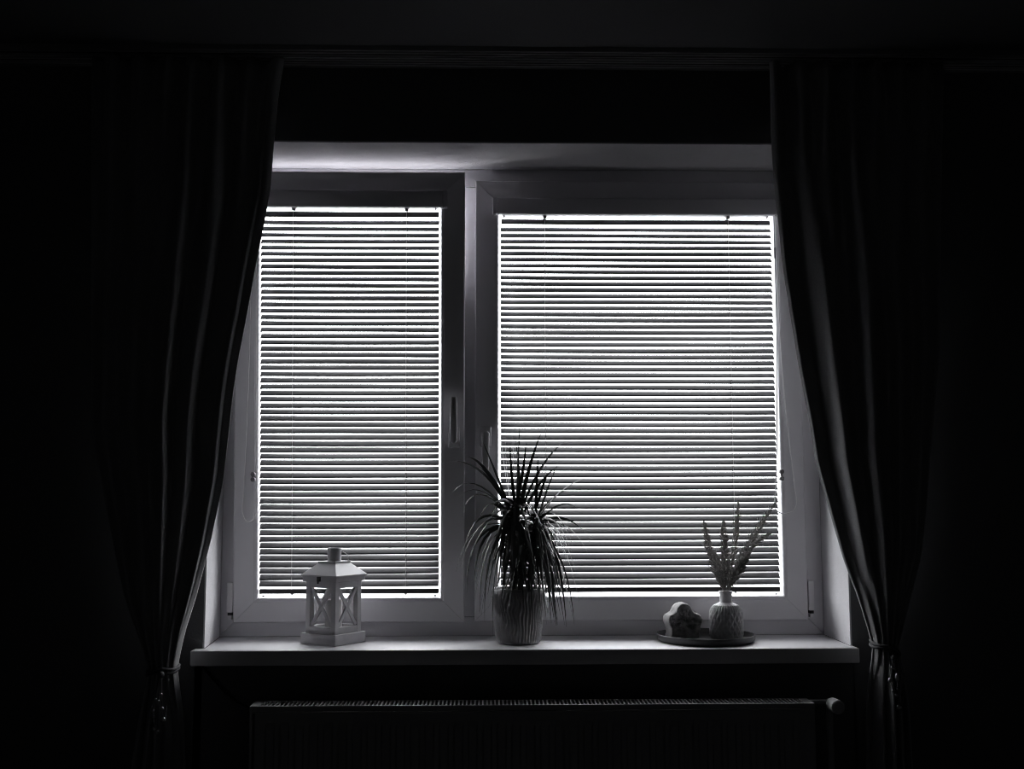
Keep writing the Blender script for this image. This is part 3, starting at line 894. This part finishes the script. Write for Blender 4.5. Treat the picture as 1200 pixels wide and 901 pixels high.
# crown A upright leaves and long arching ones: (base u, v), (bend u, v), (tip u, v), depth of tip, half width
named = [
    ((600, 600), (592, 550), (592, 505), 0.02, .0038), ((603, 600), (602, 550), (600, 503), -0.02, .0040), ((605, 600), (606, 540), (609, 498), 0.0, .0036),
    ((603, 600), (613, 555), (616, 518), -0.03, .0038), ((600, 598), (590, 548), (585, 497), 0.03, .0034), ((607, 600), (620, 540), (634, 507), -0.02, .0036),
    ((610, 600), (616, 560), (628, 528), 0.03, .0034), ((608, 602), (635, 530), (665, 516), -0.03, .0042), ((612, 604), (630, 560), (655, 546), 0.03, .0034),
    ((604, 596), (598, 560), (597, 520), -0.04, .0034), ((607, 597), (611, 560), (604, 512), 0.04, .0032),
    ((626, 612), (655, 565), (692, 559), -0.03, .0038), ((626, 612), (645, 578), (668, 573), 0.02, .0036), ((627, 614), (660, 575), (681, 600), 0.03, .0032),
    ((624, 610), (640, 550), (642, 556), -0.04, .0030), ((627, 612), (628, 570), (630, 535), -0.02, .0036), ((628, 612), (640, 570), (655, 540), 0.0, .0034),
    ((599, 602), (568, 535), (524, 541), -0.04, .0040), ((599, 600), (565, 532), (546, 537), -0.06, .0044), ((599, 605), (555, 545), (531, 577), -0.03, .0034),
    ((600, 605), (560, 556), (537, 583), 0.03, .0030), ((599, 606), (562, 560), (545, 592), -0.05, .0028), ((598, 598), (578, 545), (566, 518), 0.03, .0032),
    ((598, 600), (580, 560), (560, 545), 0.05, .0032), ((598, 610), (574, 570), (562, 608), -0.06, .0040), ((600, 612), (556, 585), (545, 640), -0.05, .0034),
    ((599, 612), (560, 590), (540, 662), -0.02, .0032), ((601, 614), (545, 610), (548, 690), -0.05, .0036), ((601, 616), (552, 610), (556, 700), -0.03, .0036),
    ((602, 618), (560, 615), (563, 713), -0.06, .0038), ((602, 618), (566, 620), (568, 722), -0.05, .0034), ((603, 620), (574, 625), (577, 738), -0.075, .0040),
    ((600, 615), (548, 600), (535, 668), 0.0, .0026), ((600, 610), (570, 590), (550, 655), -0.07, .0032), ((602, 616), (580, 610), (572, 690), -0.07, .0038),
    ((628, 616), (660, 590), (692, 632), -0.02, .0034), ((628, 616), (655, 600), (672, 668), -0.04, .0036), ((628, 618), (660, 610), (676, 702), -0.03, .0034),
    ((628, 618), (655, 620), (660, 728), -0.06, .0040), ((626, 618), (645, 625), (648, 726), -0.075, .0038), ((628, 620), (665, 640), (670, 728), -0.04, .0026),
    ((628, 614), (650, 590), (668, 648), -0.06, .0036), ((628, 614), (662, 600), (671, 640), 0.02, .0030), ((627, 612), (648, 585), (662, 622), -0.06, .0034),
    ((628, 616), (650, 605), (664, 690), 0.03, .0030), ((627, 615), (668, 600), (690, 650), 0.03, .0026), ((613, 640), (640, 620), (652, 700), -0.07, .0036),
]
for b, c, t_, dy, wd in named:
    b_, c_, tt = at(*b, rnd.uniform(-.008, .008)), at(*c, dy * 0.55), at(*t_, dy)
    leaf(b_, c_, tt, wd * 1.15, rnd.choice((-1, 1)) * rnd.uniform(0.5, 1.2))
# dense skirt of drooping leaves around the stems
for k in range(238):
    st = rnd.choice(stems[:2]) if k % 6 else stems[2]
    q = rnd.random()
    b_ = (st[-1].lerp(st[-2], q) if k % 2 else st[-2].lerp(st[-3], q * 0.7)) + lx() * 0.003
    a = rnd.uniform(0, 2 * PI)
    reach = rnd.uniform(0.030, 0.098)
    if k >= 215:
        a, reach = rnd.uniform(-1.2, 0.3), rnd.uniform(0.055, 0.105)
    dx, dy = math.cos(a) * reach, math.sin(a) * reach
    if dy > 0:
        dy *= 0.75
    drop = rnd.uniform(0.03, 0.205) if k % 3 else rnd.uniform(-0.02, 0.08)
    if k >= 170:
        drop = rnd.uniform(0.12, 0.24)
    tip = b_ + Vector((dx, dy, -drop))
    tip.z = max(tip.z, HP - 0.005 if math.hypot(tip.x, tip.y) < 0.068 else 0.05)
    ctl = b_ + Vector((dx * 0.55, dy * 0.55, rnd.uniform(0.02, 0.055)))
    leaf(b_, ctl, tip, rnd.uniform(0.0032, 0.0050), rnd.choice((-1, 1)) * rnd.uniform(0.2, 1.2))

# ------------------------------------------------------------------ tray, stone, vase, dried grass
TC = Vector((0.4290, 0.0945, ZS))
tr = MB().lathe([(0.1050, 0.0), (0.1130, 0.0015), (0.1165, 0.006), (0.1180, 0.0165), (0.1175, 0.0178), (0.1160, 0.0178), (0.1150, 0.0160), (0.1125, 0.0075), (0.1060, 0.0055), (0.030, 0.005)], 72)
tro = tr.build('round_tray', 'tray', None, smooth='all')
tro.location = TC
tag(tro, 'round dark tray with a thin raised rim on the sill', 'tray')

# stone ornament: lobed slab with a rough broken face
outl = [(-0.036, 0.000), (-0.0385, 0.012), (-0.040, 0.026), (-0.0445, 0.036), (-0.046, 0.046), (-0.042, 0.056), (-0.033, 0.060), (-0.026, 0.066), (-0.021, 0.075), (-0.013, 0.0825), (-0.002, 0.0845), (0.007, 0.082), (0.014, 0.073), (0.020, 0.064), (0.028, 0.0595), (0.037, 0.056), (0.042, 0.047), (0.0425, 0.038), (0.038, 0.029), (0.0365, 0.018), (0.033, 0.008), (0.027, 0.000)]
rnd = random.Random(9)
pts = []
for i in range(len(outl)):
    p0, p1, p2, p3 = [Vector(outl[(i + k - 1) % len(outl)]) for k in range(4)]
    for k in range(3):
        q = k / 3
        pts.append(0.5 * ((2 * p1) + (p2 - p0) * q + (2 * p0 - 5 * p1 + 4 * p2 - p3) * q * q + (3 * p1 - p0 - 3 * p2 + p3) * q ** 3))
cz_ = Vector((-0.001, 0.038))
NP = len(pts)
st_o = thing('stone_ornament', (0.3790, 0.1120, ZS + 0.0056), (0, 0, 0.16), label='lumpy lobed stone with rough dark face on the tray', cat='stone')


def stone_layers(layers, capA, capB, seed):
    r_ = random.Random(seed)
    mb = MB()
    vs, fs = [], []
    for sc, y, jit in layers:
        for p in pts:
            q = cz_ + (p - cz_) * sc
            vs.append((q.x + r_.uniform(-jit, jit), y + r_.uniform(-jit, jit), max(0.0, q.y + r_.uniform(-jit, jit))))
    for i in range(len(layers) - 1):
        for k in range(NP):
            fs.append((i * NP + k, i * NP + (k + 1) % NP, (i + 1) * NP + (k + 1) % NP, (i + 1) * NP + k))
    if capA:
        fs.append(tuple(range(NP)))
    if capB:
        fs.append(tuple((len(layers) - 1) * NP + k for k in range(NP)))
    return mb.add(vs, fs)


stone_layers([(0.955, -0.020, .0005), (0.99, -0.016, .0006), (1.0, -0.004, .0006), (1.0, 0.012, .0006), (0.97, 0.022, .0006), (0.88, 0.026, .0005)], False, True, 4).build('rind', 'stone', st_o, smooth=True)
stone_layers([(0.955, -0.0200, .0005), (0.90, -0.0222, .0010), (0.80, -0.0205, .0018), (0.68, -0.0215, .0022), (0.54, -0.0185, .0026), (0.40, -0.0205, .0026), (0.26, -0.0175, .0024), (0.12, -0.0190, .0016), (0.02, -0.0190, .0002)], False, True, 6).build('broken_face', 'stoneface', st_o, smooth=True)

# vase with diagonal quilted relief
VC = Vector((0.4815, 0.1020, ZS + 0.0056))
va = thing('vase', VC, label='small matt grey bottle vase with diagonal relief pattern on the tray', cat='vase')
vprof = [(0.030, 0.0), (0.0365, 0.0012), (0.0388, 0.004), (0.0395, 0.012), (0.0397, 0.025), (0.0397, 0.040), (0.0397, 0.052), (0.0393, 0.060), (0.0378, 0.067), (0.0345, 0.0735), (0.0290, 0.0790), (0.0220, 0.0825), (0.0170, 0.0845), (0.0150, 0.0875), (0.0147, 0.095), (0.0147, 0.104), (0.0155, 0.1085), (0.0168, 0.1105), (0.0166, 0.1122), (0.0150, 0.1126), (0.0135, 0.1115), (0.0125, 0.1050), (0.0125, 0.085)]
dense = []
for (r0, z0), (r1, z1) in zip(vprof, vprof[1:]):
    k = max(1, int(math.hypot(r1 - r0, z1 - z0) / 0.0014))
    for i in range(k):
        dense.append((r0 + (r1 - r0) * i / k, z0 + (z1 - z0) * i / k))
dense.append(vprof[-1])
NA = 216
vs, fs = [], []
for j, (r, z) in enumerate(dense):
    inside = j > len(dense) * 0.80
    fade = 0 if inside else min(1, max(0, (z - 0.003) / 0.006)) * min(1, max(0, (0.0835 - z) / 0.006))
    for a in range(NA):
        th = 2 * PI * a / NA
        d1 = math.sin(18 * th + z * 260)
        d2 = math.sin(18 * th - z * 260)
        fl = 0.0024 * (max(d1, d2) - 0.35)
        up_ = min(1, max(0, (z - 0.060) / 0.008))
        fl = fl * (1 - up_) + 0.0014 * math.sin(36 * th) * up_
        rr = r + fl * fade * min(1, r / 0.03)
        vs.append((rr * math.cos(th), rr * math.sin(th), z))
for j in range(len(dense) - 1):
    for a in range(NA):
        fs.append((j * NA + a, j * NA + (a + 1) % NA, (j + 1) * NA + (a + 1) % NA, (j + 1) * NA + a))
fs.append(tuple(reversed(range(NA))))
fs.append(tuple((len(dense) - 1) * NA + a for a in range(NA)))
MB().add(vs, fs).build('vase_body', 'vase', va, smooth='all')

GXM = 0.00210


def gat(u, v, y=0.0):
    return Vector((0.4865 + (u - 854) * GXM, VC.y + y, 0.9951 + (694 - v) * GXM))


def make_grass(bend, tip, dy, label, seed, start=0.02, fat=0.0120, droop=0.0):
    r_ = random.Random(seed)
    b0 = VC + Vector((r_.uniform(-.004, .004), r_.uniform(-.004, .004), 0.090))
    mouth = VC + Vector(((tip[0] - 854) * 0.00013, dy * 0.12, 0.112))
    c, t_ = gat(*bend, dy * 0.5), gat(*tip, dy)
    n = 26
    P = [b0.lerp(mouth, k / 4) for k in range(4)]
    for k in range(n + 1):
        q = k / n
        P.append(mouth * (1 - q) ** 2 + c * 2 * q * (1 - q) + t_ * q * q)
    g = thing('dried_grass_stem', mouth, label=label, cat='dried grass', group='dried grass stems in the vase')
    o = tuple(mouth)
    MB().tube(P, [0.0011 - 0.0007 * k / len(P) for k in range(len(P))], 6).build('stalk', 'grass', g, off=o, smooth=True)
    # feathery seed head: many small pointed spikelets set around the stalk
    mb = MB()
    body = P[4:]
    for k in range(560):
        q = start + (1 - start) * (k / 560)
        i = min(int(q * n), n - 1)
        p = body[i].lerp(body[i + 1], q * n - i)
        t = (body[i + 1] - body[i]).normalized()
        xq = (q - start) / (1 - start)
        prof_ = min(1, 0.25 + xq * 2.6) * min(1, (1 - xq) * 2.6 + 0.3)
        rad = fat * prof_ * r_.uniform(0.55, 1.1)
        an = r_.uniform(0, 2 * PI)
        ref = t.cross(Vector((0, 1, 0.01))).normalized()
        nrm = (ref * math.cos(an) + t.cross(ref) * math.sin(an)).normalized()
        dirv = (nrm * r_.uniform(0.5, 0.9) + t * 0.7).normalized()
        sd = dirv.cross(t).normalized()
        base_ = p + nrm * rad * r_.uniform(0.05, 0.35)
        ln_ = rad * r_.uniform(0.8, 1.7)
        wd = 0.0018
        e = base_ + dirv * ln_
        md = base_ + dirv * ln_ * 0.45
        up_ = sd.cross(dirv) * wd * 0.7
        mb.add([base_, md + sd * wd, md + up_, md - sd * wd, md - up_, e], [(0, 2, 1), (0, 3, 2), (0, 4, 3), (0, 1, 4), (5, 1, 2), (5, 2, 3), (5, 3, 4), (5, 4, 1)])
    tag(mb.build('seed_head', 'grass', g, off=o), kind='stuff')
    return g


make_grass((834, 660), (827, 612), -0.01, 'dried grass plume leaning furthest towards the stone', 1)
make_grass((850, 655), (848, 612), -0.03, 'nearly upright shorter dried grass plume in the vase', 2, start=0.02, fat=0.0130)
make_grass((866, 640), (871, 590), 0.02, 'tallest upright dried grass plume in the vase', 3, start=0.04, fat=0.0100)
make_grass((868, 648), (910, 590), -0.02, 'long dried grass plume slanting towards the blind edge', 4, start=0.06, fat=0.0120)
make_grass((874, 640), (909, 627), 0.03, 'thin dried grass plume bending over at its tip', 5, start=0.04, fat=0.0100)
make_grass((848, 672), (841, 646), 0.03, 'short bushy dried grass plume low in the bunch', 6, start=0.02, fat=0.0120)
make_grass((862, 672), (876, 648), -0.04, 'short bushy dried grass plume at the front of the bunch', 7, start=0.02, fat=0.0130)
